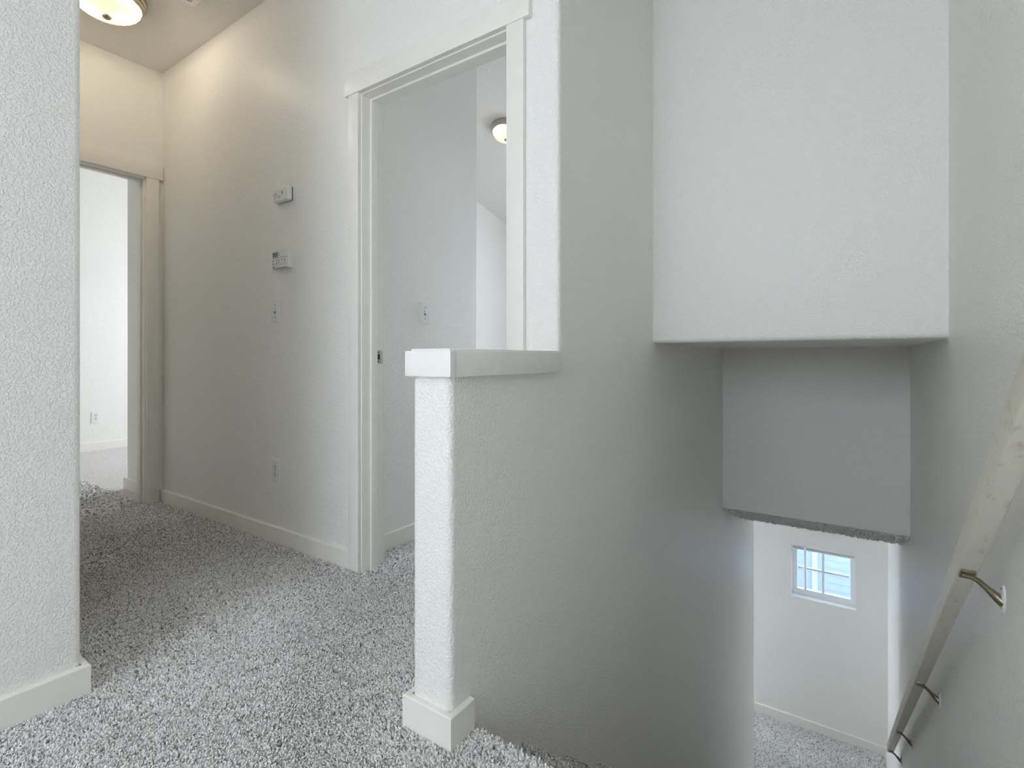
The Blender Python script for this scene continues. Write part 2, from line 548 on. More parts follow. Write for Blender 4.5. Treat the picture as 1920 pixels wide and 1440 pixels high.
# ------------------------------------------------------------------ stairs
st = struct(empty('stairs', (0, YNO, 0)), 'steep carpeted straight stair flight going down between the walls', 'stairs')
for k in range(1, NR):
    bm = bmesh.new()
    y0 = YNO + RUN * (k - 1) - 0.03; y1 = YNO + RUN * k; z = -RISE * k
    extrude_x(bm, [(y0, z, 0), (y1, z, 0.022), (y1, z - 0.05, 0.016), (y1 - 0.028, z - 0.05, 0), (y1 - 0.028, z - RISE - 0.02, 0), (y0, z - RISE - 0.02, 0)], XS, XR)
    o = link('step', bm, CARPET, st, smooth=True)
    o.matrix_parent_inverse = Matrix.Translation((0, -YNO, 0))

# ------------------------------------------------------------------ baseboards


def baseboard(name, pts, z0, label, closed=False, h=BBH, mat=None):
    """pts: plan polyline along the wall face; the board stands on the side given by the left-hand normal"""
    P = [Vector(p) for p in pts]
    n = len(P); offs = []
    nor = []
    for i in range(n - 1):
        d = (P[i + 1] - P[i]).normalized(); nor.append(Vector((-d.y, d.x)))
    for i in range(n):
        if i == 0: offs.append(nor[0] * T)
        elif i == n - 1: offs.append(nor[-1] * T)
        else: offs.append((nor[i - 1] + nor[i]) * T)
    bm = bmesh.new()
    e = 0.0025
    prof = [(0, -0.004), (1, -0.004), (1, h - e), (1 - e / T, h), (0, h)]
    rows = []
    for i in range(n):
        rows.append([bm.verts.new((P[i].x + offs[i].x * a, P[i].y + offs[i].y * a, z0 + z)) for a, z in prof])
    for a, b in zip(rows, rows[1:]):
        for j in range(len(prof)):
            k = (j + 1) % len(prof)
            bm.faces.new((a[j], b[j], b[k], a[k]))
    bm.faces.new(rows[0]); bm.faces.new(rows[-1])
    return struct(link(name, bm, mat or TRIM), label, 'baseboard')


baseboard('baseboard_left', [(OX1 + 0.07, YNEAR), (XNEAR, YNEAR), (XNEAR, YB)], 0, 'white baseboard wrapping the rounded corner of the wall beside the landing')
baseboard('baseboard_back', [(DX0 - 0.052, YW), (XW0 + 0.0, YW)], 0, 'white baseboard along the hall wall under the thermostat')
baseboard('baseboard_half_wall', [(XS, YP + 0.074), (XS, YP), (XSB, YP), (XSB, YW)], 0, 'chunky white baseboard wrapping the end of the half wall')
baseboard('baseboard_side_room', [(-1.884, 2.437), (-1.884, YW + WT + 0.02)], 0, 'white baseboard inside the second doorway')
baseboard('baseboard_end_room', [(-6.38, 4.0), (-6.38, -1.2)], 0, 'white baseboard on the far wall of the bright end room')
baseboard('baseboard_end_room_stub', [(XW0 - WT - 0.02, 1.466), (-4.305, 1.466), (-4.305, 1.56)], 0, 'white baseboard on the short wall inside the end room')
bb = baseboard('baseboard_lower', [(XR, Y3), (-2.6, Y3)], ZB, 'white baseboard below the small window at the foot of the stairs', h=0.095)
baseboard('baseboard_stair_right', [(XR, YNO + RUN * 15 + 0.12), (XR, Y3)][::-1][::-1], ZB, 'white baseboard beside the bottom of the stairs', h=0.095)

# ------------------------------------------------------------------ half wall cap
cap = struct(empty('trim_1', (XS, YP, 0.888)), 'white painted wooden cap on top of the half wall', 'trim')


def child(name, b, mat, parent, bev=0.0, M=None, seg=2):
    o = bxo(name, b, mat, parent, bev, seg, M)
    o.matrix_parent_inverse = Matrix.Translation(-parent.location)
    return o


child('cap_board', (XSB, XS, YP - 0.002, YW - 0.0005, 0.887, 0.9545), TRIMW, cap, 0.002)
child('apron_board', (XSB - 0.0005, XS + 0.021, YP - 0.0235, YP - 0.0005, 0.886, 0.949), TRIMW, cap, 0.002)
child('apron_board', (XS + 0.0005, XS + 0.021, YP - 0.0012, 1.452, 0.886, 0.949), TRIMW, cap, 0.002)

# ------------------------------------------------------------------ door 2
d2 = struct(empty('door_2', (-1.386, YW, 0)), 'white cased doorway beside the half wall with its door swung inwards', 'door')
JX0, JX1 = -1.770, -1.002     # jamb faces
HB, HT = 2.082, 2.174
HJ = 2.076
child('casing', (JX0 - 0.070, JX0 - 0.005, YW - 0.018, YW - 0.0003, -0.005, HB), TRIM, d2, 0.0022)
child('casing', (JX1 + 0.005, JX1 + 0.075, YW - 0.018, YW - 0.0003, -0.005, HB), TRIM, d2, 0.0022)
child('header', (JX0 - 0.0915, JX1 + 0.0985, YW - 0.0215, YW - 0.0002, HB, HT), TRIM, d2, 0.0022)
jl = child('jamb', (JX0 - 0.019, JX0, YW - 0.0005, YW + WT + 0.001, -0.005, HJ + 0.018), TRIM, d2, 0.0012)
child('jamb', (JX1, JX1 + 0.019, YW - 0.0005, YW + WT + 0.001, -0.005, HJ + 0.018), TRIM, d2, 0.0012)
child('jamb_head', (JX0, JX1, YW - 0.0004, YW + WT + 0.0011, HJ, HJ + 0.018), TRIM, d2, 0.0012)
child('door_stop', (JX0, JX0 + 0.011, YW + 0.044, YW + 0.079, -0.005, HJ), TRIM, d2, 0.002)
child('door_stop', (JX1 - 0.011, JX1, YW + 0.044, YW + 0.079, -0.005, HJ), TRIM, d2, 0.002)
child('door_stop', (JX0 + 0.011, JX1 - 0.011, YW + 0.044, YW + 0.079, HJ - 0.011, HJ), TRIM, d2, 0.002)
# room-side casing
child('casing', (JX0 - 0.068, JX0 - 0.005, YW + WT + 0.0005, YW + WT + 0.015, -0.005, HB), TRIM, d2, 0.002)
child('casing', (JX1 + 0.005, JX1 + 0.070, YW + WT + 0.0005, YW + WT + 0.015, -0.005, HB), TRIM, d2, 0.002)
# strike plate on the latch jamb
sp = child('strike_plate', (JX0 - 0.0002, JX0 + 0.0016, YW + 0.081, YW + WT - 0.001, 0.907, 0.967), STEELY, d2, 0.0006)
sp['label'] = 'dull steel strike plate with a dark latch hole'
for nm, b in (('latch_hole', (JX0 + 0.0010, JX0 + 0.0020, YW + 0.082, YW + 0.100, 0.925, 0.950)),
              ('screw', (JX0 + 0.0010, JX0 + 0.0021, YW + 0.087, YW + 0.094, 0.9135, 0.9195)),
              ('screw', (JX0 + 0.0010, JX0 + 0.0021, YW + 0.087, YW + 0.094, 0.955, 0.961))):
    o = bxo(nm, b, DARK, None, 0.0004)
    o.parent = sp
# the leaf, open against the closet side of the room
leaf = child('door_leaf', (JX1 - 0.036, JX1 - 0.001, YW + WT + 0.006, YW + WT + 0.758, 0.012, HJ - 0.004), DOORP, d2, 0.002)
for z0, z1 in ((0.2, 0.92), (1.08, 1.9)):
    o = bxo('raised_panel', (JX1 - 0.040, JX1 - 0.035, YW + WT + 0.13, YW + WT + 0.63, z0, z1), DOORP, leaf, 0.0035)
bm = bmesh.new()
lathe(bm, [(0.0, 0.0), (0.028, 0.0), (0.028, 0.006), (0.011, 0.010), (0.011, 0.032), (0.024, 0.040), (0.027, 0.052), (0.020, 0.064), (0, 0.067)], 20,
      Matrix.Translation((JX1 - 0.036, YW + WT + 0.69, 0.935)) @ Matrix.Rotation(-math.pi / 2, 4, 'Y'))
o = link('door_knob', bm, NICKEL, leaf, True)

# ------------------------------------------------------------------ door 1
d1 = struct(empty('door_1', (XW0, 0.986, 0)), 'cream cased doorway at the end of the hall opening to a bright room', 'door')
KY0, KY1 = 0.605, 1.366
child('casing', (XW0 + 0.0003, XW0 + 0.018, KY1 + 0.005, KY1 + 0.075, -0.005, HB), TRIM, d1, 0.0022)
child('casing', (XW0 + 0.0003, XW0 + 0.018, KY0 - 0.075, KY0 - 0.005, -0.005, HB), TRIM, d1, 0.0022)
child('header', (XW0 + 0.0002, XW0 + 0.0215, KY0 - 0.09, YW - 0.003, HB, HT), TRIM, d1, 0.0022)
child('jamb', (XW0 - WT - 0.001, XW0 + 0.0005, KY1, KY1 + 0.018, -0.005, HJ + 0.017), TRIM, d1, 0.0012)
child('jamb', (XW0 - WT - 0.001, XW0 + 0.0005, KY0 - 0.016, KY0, -0.005, HJ + 0.017), TRIM, d1, 0.0012)
child('jamb_head', (XW0 - WT - 0.0011, XW0 + 0.0004, KY0, KY1, HJ, HJ + 0.017), TRIM, d1, 0.0012)
child('door_stop', (XW0 - 0.079, XW0 - 0.044, KY1 - 0.011, KY1, -0.005, HJ), TRIM, d1, 0.002)
child('door_stop', (XW0 - 0.079, XW0 - 0.044, KY0, KY0 + 0.011, -0.005, HJ), TRIM, d1, 0.002)
child('door_stop', (XW0 - 0.079, XW0 - 0.044, KY0 + 0.011, KY1 - 0.011, HJ - 0.011, HJ), TRIM, d1, 0.002)
child('casing', (XW0 - WT - 0.015, XW0 - WT - 0.0005, KY1 + 0.005, KY1 + 0.075, -0.005, HB), TRIM, d1, 0.002)

d3 = struct(empty('added_opening', ((OX0 + OX1) / 2, YNEAR, 0)), 'unseen wide cased opening added opposite the thermostat to bring light into the hall', 'door')  # trim of the unseen opening that was added for hall fill light
child('casing', (OX0 - 0.065, OX0 + 0.004, YNEAR + 0.0003, YNEAR + 0.018, -0.005, HB), TRIM, d3, 0.0022)
child('casing', (OX1 - 0.004, OX1 + 0.065, YNEAR + 0.0003, YNEAR + 0.018, -0.005, HB), TRIM, d3, 0.0022)
child('header', (OX0 - 0.085, OX1 + 0.085, YNEAR + 0.0002, YNEAR + 0.0215, HB, HT), TRIM, d3, 0.0022)

# ------------------------------------------------------------------ windows


def window(name, axis, pos, a0, a1, z0, z1, label, cols=2, rows=2, depth=0.1, fw=0.04, fb=None, sgn=1):
    """vinyl window set 'depth' back from the wall face at pos; sgn gives the outward direction"""
    r = struct(empty(name, (0, 0, 0)), label, 'window')
    fb = fb or fw
    g = (pos + sgn * depth, pos + sgn * (depth + 0.045))
    g = (min(g), max(g))
    def pc(nm, p0, p1, q0, q1, gg, mat, bev=0.003):
        b = (p0, p1, gg[0], gg[1], q0, q1) if axis == 'y' else (gg[0], gg[1], p0, p1, q0, q1)
        return bxo(nm, b, mat, r, bev)
    pc('window_frame', a0 - 0.002, a0 + fw, z0 - 0.002, z1 + 0.002, g, VINYL)
    pc('window_frame', a1 - fw, a1 + 0.002, z0 - 0.002, z1 + 0.002, g, VINYL)
    pc('window_frame', a0 + fw, a1 - fw, z0 - 0.002, z0 + fb, g, VINYL)
    pc('window_frame', a0 + fw, a1 - fw, z1 - fw, z1 + 0.002, g, VINYL)
    iw, ih = a1 - a0 - 2 * fw, z1 - z0 - fw - fb
    gm = (g[0] + 0.008, g[1] - 0.008); mw = 0.011
    for c in range(1, cols):
        x = a0 + fw + iw * c / cols
        pc('mullion', x - mw, x + mw, z0 + fb, z1 - fw, gm, VINYL, 0.002)
    for q in range(1, rows):
        z = z0 + fb + ih * q / rows
        for c in range(cols):
            pc('muntin', a0 + fw + iw * c / cols + mw, a0 + fw + iw * (c + 1) / cols - mw, z - mw, z + mw, gm, VINYL, 0.002)
    gp = ((g[0] + g[1]) / 2 - 0.002, (g[0] + g[1]) / 2 + 0.002)
    for c in range(cols):
        for q in range(rows):
            pc('pane', a0 + fw + iw * c / cols, a0 + fw + iw * (c + 1) / cols, z0 + fb + ih * q / rows, z0 + fb + ih * (q + 1) / rows, gp, GLASS, 0)
    return r


window('window_1', 'y', Y3, -0.595, 0.0065, -1.739, -1.154, 'small white gridded window in the wall at the foot of the stairs', 2, 2, 0.10, 0.05, fb=0.064)
window('window_2', 'y', YB, -1.5, 0.06, 1.15, 2.36, 'wide window lighting the landing from across the stairs', 2, 1, 0.07, 0.045, sgn=-1)
window('window_3', 'y', 3.9, -6.05, -4.45, 0.78, 2.12, 'wide window of the bright end room', 2, 1, 0.07, 0.045)
window('window_4', 'y', 5.65, -2.22, -1.0, 0.88, 2.14, 'wide window of the side room behind the second door', 2, 1, 0.07, 0.045)
window('window_5', 'x', -2.6, 5.86, 6.44, -2.78, -1.02, 'tall sidelight window of the lower entry', 1, 3, 0.07, 0.04, sgn=-1)

# raised mini blind at the top of the small window
bl = tag(empty('window_blind', (-0.3, Y3 + 0.03, -1.156)), 'raised white mini blind with a hanging tilt wand in the small stair window', 'blind')


def bchild(nm, b, mat, bev=0.0):
    return child(nm, b, mat, bl, bev)


bchild('headrail', (-0.588, -0.001, Y3 + 0.03, Y3 + 0.056, -1.181, -1.1535), VINYL, 0.002)
for k in range(5):
    bchild('slat', (-0.58, -0.008, Y3 + 0.031, Y3 + 0.055, -1.1855 - k * 0.004, -1.183 - k * 0.004), PLASTIC2)
bchild('bottom_rail', (-0.58, -0.008, Y3 + 0.032, Y3 + 0.054, -1.214, -1.2028), VINYL, 0.002)
bm = bmesh.new(); tube(bm, [(-0.462, Y3 + 0.028, -1.168), (-0.462, Y3 + 0.024, -1.19), (-0.461, Y3 + 0.024, -1.66)], 0.0105, 8)
o = link('tilt_wand', bm, PLASTIC, bl, True); o.matrix_parent_inverse = Matrix.Translation(-bl.location)
bchild('wand_clip', (-0.467, -0.457, Y3 + 0.021, Y3 + 0.0305, -1.172, -1.158), GREY, 0.001)

# ------------------------------------------------------------------ neighbouring house outside
hs = tag(empty('neighbour_house', (-1.0, Y3 + 3.6, ZB - 0.3)), 'pale blue lap sided neighbouring house seen through the small stair window', 'house')
yh = Y3 + 3.6
CBX = -0.57
child('house_wall', (-7.0, 2.6, yh + 0.03, yh + 0.25, ZB - 0.3, -0.4), SIDING, hs)
child('eave_board', (-7.2, 2.8, yh - 0.30, yh + 0.3, -0.42, -0.27), SIDETRIM, hs)
for k in range(22):
    z0 = ZB - 0.3 + k * 0.125
    M = Matrix.Translation((0, yh, z0)) @ Matrix.Rotation(math.radians(-3), 4, 'X')
    child('siding_board', (-7.0, 2.6, 0.0, 0.009, 0.0, 0.135), SIDING, hs, 0, M)
child('corner_board', (CBX - 0.04, CBX + 0.04, yh - 0.03, yh + 0.03, ZB - 0.3, -0.42), SIDETRIM, hs)
bm = bmesh.new(); box(bm, -14, 10, Y3 + 0.2, Y3 + 14, ZB - 0.45, ZB - 0.3)
struct(link('ground', bm, GROUND), 'lawn outside below the windows', 'ground')

# ------------------------------------------------------------------ handrail
SL = 0.772; KB = 1.652
ang = math.atan(SL)
xl, xr_ = XR - 0.081, XR - 0.044
hr = tag(empty('handrail', (XR - 0.06, 4.74, KB - SL * 4.74)), 'worn off-white wooden handrail sloping down the stair wall on four metal brackets', 'handrail')
Mr = Matrix.Translation((0, 0, KB)) @ Matrix.Rotation(-ang, 4, 'X')   # local y runs down the slope along the underside
ca = math.cos(ang)


def on_slope(y):
    return y / ca


bm = bmesh.new()
pts = [(xl, 0, 0.004), (xr_, 0, 0.004), (xr_, 0.064, 0.012), (xl, 0.064, 0.014)]
pl = round_plan(pts, 4)
A = [bm.verts.new(Mr @ Vector((p.x, on_slope(0.2) , p.y))) for p in pl]
B = [bm.verts.new(Mr @ Vector((p.x, on_slope(4.76), p.y))) for p in pl]
for i in range(len(pl)):
    bm.faces.new((A[i], A[(i + 1) % len(pl)], B[(i + 1) % len(pl)], B[i]))
bm.faces.new(A); bm.faces.new(B)
o = link('rail', bm, RAIL, hr, True); o.matrix_parent_inverse = Matrix.Translation(-hr.location)
for yb in (0.62, 1.583, 2.631, 3.81, 4.66):
    zr = KB - SL * yb
    zc = zr - 0.040
    bm = bmesh.new()
    # arm: rises from the wall rose to the saddle under the rail
    xm = (xl + xr_) / 2
    tube(bm, [(XR - 0.002, yb, zc - 0.010), (XR - 0.010, yb, zc - 0.006), (XR - 0.030, yb, zc + 0.014), (XR - 0.044, yb, zc + 0.027), (xm + 0.006, yb, zc + 0.033), (xl + 0.008, yb, zc + 0.034)],
         [0.014, 0.0105, 0.0065, 0.006, 0.0062, 0.006], 10)
    br = link('bracket', bm, BRONZE, hr, True)
    br.matrix_parent_inverse = Matrix.Translation(-hr.location)
    br['label'] = 'worn bronze bracket arm under the rail'
    bm = bmesh.new()
    bmesh.ops.create_uvsphere(bm, u_segments=16, v_segments=8, radius=1, matrix=Matrix.Translation((XR - 0.001, yb, zc - 0.004)) @ Matrix.Diagonal((0.0055, 0.017, 0.033, 1)))
    r_ = link('wall_rose', bm, TRIMW, br, True)
    bm = bmesh.new()
    Ms = Matrix.Translation((xm, yb, zr - 0.002)) @ Matrix.Rotation(-ang, 4, 'X')
    box(bm, -0.013, 0.013, -0.022, 0.022, -0.004, 0.0025, 0.001, 2, Ms)
    link('saddle', bm, BRONZE, br, True)
    for sz in (-0.024, 0.018):
        bm = bmesh.new()
        bmesh.ops.create_uvsphere(bm, u_segments=8, v_segments=6, radius=1, matrix=Matrix.Translation((XR - 0.0045, yb, zc + sz)) @ Matrix.Diagonal((0.002, 0.0035, 0.0035, 1)))
        link('screw', bm, STEELY, br, True)

# ------------------------------------------------------------------ wall devices (built in a local frame: x right, y out of the wall is -y)


def dev(nm, loc, rz, label, cat, group=None):
    r = empty(nm, loc); r.rotation_euler = (0, 0, rz)
    return tag(r, label, cat, group)


def disc(bm, x, z, r, y, th=0.0008, n=12, sx=1.0):
    lathe(bm, [(0, 0), (r, 0), (r, th), (0, th)], n, Matrix.Translation((x, y, z)) @ Matrix.Diagonal((sx, 1, 1, 1)) @ Matrix.Rotation(math.pi / 2, 4, 'X'))


def plate(parent):
    bm = bmesh.new(); box(bm, -0.0355, 0.0355, -0.0062, 0, -0.0575, 0.0575, 0.0028, 3)
    return link('cover_plate', bm, PLASTIC, parent, True)


def switch(loc, rz, label, group='light switches'):
    r = dev('light_switch', loc, rz, label, 'switch', group)
    p = plate(r)
    bm = bmesh.new(); box(bm, -0.0058, 0.0058, -0.0068, -0.0055, -0.0125, 0.0125)
    link('toggle_slot', bm, GREY, r)
    bm = bmesh.new()
    box(bm, -0.0045, 0.0045, -0.0165, 0.0, -0.0045, 0.0055, 0.0012, 2, Matrix.Translation((0, -0.004, 0.001)) @ Matrix.Rotation(math.radians(-28), 4, 'X'))
    link('toggle', bm, PLASTIC, r, True)
    for z in (-0.030, 0.030):
        bm = bmesh.new(); disc(bm, 0, z, 0.0030, -0.0060)
        s = link('screw', bm, GREY, r)
    return r


def outlet(loc, rz, label, group='wall outlets'):
    r = dev('wall_outlet', loc, rz, label, 'outlet', group)
    plate(r)
    for z in (-0.0195, 0.0195):
        bm = bmesh.new()
        lathe(bm, [(0, 0), (0.0165, 0), (0.0165, 0.0016), (0, 0.0016)], 20, Matrix.Translation((0, -0.0058, z)) @ Matrix.Diagonal((1, 1, 0.86, 1)) @ Matrix.Rotation(math.pi / 2, 4, 'X'))
        rc = link('receptacle', bm, PLASTIC2, r)
        for x, hh in ((-0.0062, 0.0042), (0.0062, 0.0036)):
            bm = bmesh.new(); box(bm, x - 0.0014, x + 0.0014, -0.0079, -0.0070, z + 0.0035 - hh, z + 0.0035 + hh)
            link('slot', bm, DARK, rc)
        bm = bmesh.new(); disc(bm, 0, z - 0.0075, 0.0028, -0.0071, 0.0009)
        link('ground_hole', bm, DARK, rc)
    bm = bmesh.new(); disc(bm, 0, 0, 0.0030, -0.0060)
    link('screw', bm, GREY, r)
    return r


switch((-2.426, YW, 1.170), 0, 'white toggle light switch on the hall wall below the thermostat', 'light switches')
outlet((-2.422, YW, 0.364), 0, 'white duplex outlet low on the hall wall above the baseboard')

# room side of the closet wall (faces +x)
switch((-1.884, 1.972, 1.170), math.pi / 2, 'white toggle light switch seen through the second doorway')
switch((-4.02, 1.466, 1.170), 0, 'white toggle light switch on the short wall in the bright end room')
outlet((-6.38, 1.905, 0.335), math.pi / 2, 'white duplex outlet on the far wall of the bright end room')

# thermostat: body 0.142 wide, 0.094 high
th = dev('thermostat', (-2.345, YW, 1.422), 0, 'white programmable thermostat with small grey display on the hall wall', 'thermostat')
bm = bmesh.new(); box(bm, -0.066, 0.066, -0.006, 0, -0.046, 0.044, 0.001); link('back_plate', bm, PLASTIC2, th)
bm = bmesh.new(); box(bm, -0.071, 0.071, -0.0265, -0.0065, -0.046, 0.047, 0.004, 3); body = link('body', bm, PLASTIC2, th, True)
bm = bmesh.new(); box(bm, -0.0665, -0.020, -0.0272, -0.0262, 0.012, 0.036); sc = link('display', bm, LCD, th)
for x0, x1, z0, z1 in ((-0.060, -0.057, 0.015, 0.033), (-0.048, -0.045, 0.017, 0.031), (-0.045, -0.030, 0.0295, 0.0312), (-0.045, -0.030, 0.0225, 0.024), (-0.045, -0.030, 0.0165, 0.018)):
    bm = bmesh.new(); box(bm, x0, x1, -0.0276, -0.0270, z0, z1); link('segment', bm, GREY, sc)
bm = bmesh.new(); box(bm, -0.067, 0.058, -0.0290, -0.0260, -0.044, 0.006, 0.0012); fl_ = link('flip_cover', bm, PLASTIC2, th, True)
bm = bmesh.new(); box(bm, -0.066, 0.058, -0.0272, -0.0258, 0.0062, 0.0082); link('cover_seam', bm, GREY, th)
bm = bmesh.new(); box(bm, -0.064, 0.055, -0.0272, -0.0258, -0.0462, -0.0440); link('cover_seam', bm, DARK, th)
for z in (0.0295, 0.019):
    bm = bmesh.new(); disc(bm, -0.0105, z, 0.0036, -0.0262, 0.0012, 3 if z > 0.02 else 3, 1.2); link('button', bm, GREY, th)
for x, z, r in ((-0.058, -0.006, 0.0034), (-0.058, -0.020, 0.0032), (-0.028, -0.004, 0.0036), (-0.028, -0.018, 0.0030), (-0.0075, -0.006, 0.0046), (-0.0075, -0.0155, 0.0046)):
    bm = bmesh.new(); disc(bm, x, z, r, -0.0286, 0.0012, 3 if r > 0.004 else 10, 1.1); link('button', bm, GREY, fl_)
for x, z, w_, h_ in ((0.018, -0.006, 0.009, 0.0016), (0.018, -0.011, 0.006, 0.0014), (0.041, -0.005, 0.006, 0.0040), (0.041, -0.012, 0.008, 0.0014), (0.018, -0.0015, 0.008, 0.0012)):
    bm = bmesh.new(); box(bm, x - w_, x + w_, -0.0294, -0.0288, z - h_ / 2, z + h_ / 2); link('printing', bm, LCD, fl_)
bm = bmesh.new(); box(bm, -0.064, 0.055, -0.0293, -0.0288, -0.0262, -0.0252); link('printing', bm, LCD, fl_)
for x, w_ in ((-0.057, 0.007), (-0.044, 0.004)):
    bm = bmesh.new(); box(bm, x - w_, x + w_, -0.0294, -0.0288, -0.0395, -0.0345); link('printing', bm, BLUEP, fl_)

# carbon monoxide alarm
co = dev('alarm_box', (-2.341, YW, 1.7395), 0, 'small white rounded alarm box on the hall wall above the thermostat', 'alarm')
bm = bmesh.new(); box(bm, -0.0605, 0.0605, -0.0035, 0, -0.033, 0.033, 0.001); link('back_plate', bm, GREY, co)
bm = bmesh.new(); box(bm, -0.0625, 0.0625, -0.031, -0.0028, -0.0345, 0.0345, 0.009, 4); link('body', bm, PLASTIC2, co, True)
for x, z, r in ((0.0165, 0.0135, 0.0024), (0.0215, 0.0105, 0.0024), (0.0155, 0.0065, 0.0030), (0.0205, 0.0035, 0.0026), (0.0165, -0.0005, 0.0024)):
    bm = bmesh.new(); disc(bm, x, z, r, -0.0306, 0.0010, 8); link('sounder_hole', bm, DARK, co)
for x, z, r in ((-0.034, 0.004, 0.0040), (-0.053, 0.002, 0.0034)):
    bm = bmesh.new(); disc(bm, x, z, r, -0.0304, 0.0012, 12); link('indicator', bm, GREY, co)
for x, z, w_ in ((-0.010, -0.009, 0.021), (-0.008, -0.0145, 0.009)):
    bm = bmesh.new(); box(bm, x - w_, x + w_, -0.0314, -0.0308, z - 0.0008, z + 0.0008); link('printing', bm, LCD, co)
bm = bmesh.new(); box(bm, -0.043, -0.039, -0.0314, -0.0308, -0.018, -0.006); link('printing', bm, LCD, co)

# ------------------------------------------------------------------ ceiling vent in the hall
vt = tag(empty('ceiling_vent', (-2.69, 1.17, ZC)), 'white metal air register in the hall ceiling', 'vent')
VX0, VX1, VY0, VY1 = -2.873, -2.50, 1.06, 1.278


def vchild(nm, b, mat, bev=0.0, M=None):
    return child(nm, b, mat, vt, bev, M)


vchild('vent_frame', (VX0, VX1, VY1 - 0.028, VY1, ZC - 0.007, ZC), PLASTIC, 0.002)
vchild('vent_frame', (VX0, VX1, VY0, VY0 + 0.028, ZC - 0.007, ZC), PLASTIC, 0.002)
vchild('vent_frame', (VX0, VX0 + 0.028, VY0 + 0.028, VY1 - 0.028, ZC - 0.007, ZC), PLASTIC, 0.002)
vchild('vent_frame', (VX1 - 0.028, VX1, VY0 + 0.028, VY1 - 0.028, ZC - 0.007, ZC), PLASTIC, 0.002)
vchild('duct_backing', (VX0 + 0.02, VX1 - 0.02, VY0 + 0.02, VY1 - 0.02, ZC - 0.0012, ZC - 0.0004), DARK)
nl = 11
for k in range(nl):
    y = VY0 + 0.034 + (VY1 - VY0 - 0.068) * k / (nl - 1)
    vchild('louver', (VX0 + 0.027, VX1 - 0.027, -0.006, 0.006, -0.0006, 0.0006), PLASTIC, 0, Matrix.Translation((0, y, ZC - 0.0045)) @ Matrix.Rotation(math.radians(38), 4, 'X'))

# ------------------------------------------------------------------ ceiling lights


def ceiling_light(loc, tilt, label, R, ribs, ring_mat, watts, tint=(1.0, 0.88, 0.72)):
    r = tag(empty('ceiling_light', loc), label, 'ceiling light', 'flush ceiling lights')
    r.rotation_euler = (tilt, 0, 0)
    bm = bmesh.new()
    lathe(bm, [(0, 0), (R, 0), (R, -0.012), (R * 0.985, -0.020), (R * 0.955, -0.024), (R * 0.95, -0.034), (R * 0.915, -0.040), (R * 0.90, -0.048), (R * 0.865, -0.050), (R * 0.85, -0.040), (0, -0.014)], 56)
    link('ring', bm, ring_mat, r, True)
    # ribbed glass bowl
    bm = bmesh.new(); n, m = 144, 14; rb = R * 0.87; dz = R * 0.42; z0 = -0.044
    rows = []
    for j in range(m):
        t = j / m * math.pi / 2
        row = []
        for i in range(n):
            a = 2 * math.pi * i / n
            k = 1 + (0.010 * math.cos(24 * (a + 0.35 * j / m)) if ribs else 0) * math.sin(math.pi * min(1, 0.15 + j / m))
            row.append(bm.verts.new((rb * math.cos(t) ** 0.85 * k * math.cos(a), rb * math.cos(t) ** 0.85 * k * math.sin(a), z0 - dz * math.sin(t))))
        rows.append(row)
    tip = bm.verts.new((0, 0, z0 - dz))
    for a, b in zip(rows, rows[1:]):
        for i in range(n):
            bm.faces.new((a[i], a[(i + 1) % n], b[(i + 1) % n], b[i]))
    for i in range(n):
        bm.faces.new((rows[-1][i], rows[-1][(i + 1) % n], tip))
    bw = link('glass_bowl', bm, LAMPG, r, True)
    bw['label'] = 'glowing warm ribbed glass bowl'
    bm = bmesh.new()
    zb = z0 - dz
    lathe(bm, [(0, zb + 0.006), (0.019, zb + 0.004), (0.021, zb - 0.003), (0.019, zb - 0.010), (0.012, zb - 0.016), (0, zb - 0.018)], 18)
    link('finial', bm, ring_mat, r, True)
    for s in (-1, 1):
        d = bpy.data.lights.new('bulb', 'POINT'); d.energy = watts; d.color = tint; d.shadow_soft_size = 0.028
        b = bpy.data.objects.new('bulb', d); C.objects.link(b); b.parent = r; b.location = (0.03 * s, 0.062 * s, -0.060)
    return r


ceiling_light((-3.137, 0.983, ZC), 0, 'flush ceiling light with glowing ribbed glass bowl in the hall ceiling', 0.168, True, NICKEL, 5.0, (1.0, 0.92, 0.82))
yl = 3.80
lt = ceiling_light((-2.60, yl, zz(yl)), math.atan(-0.23), 'small flush ceiling light with dark metal ring on the sloping ceiling', 0.150, False, STEELY, 3.0, (1.0, 0.88, 0.72))

# ------------------------------------------------------------------ carpet pile (uncountable yarn tufts)


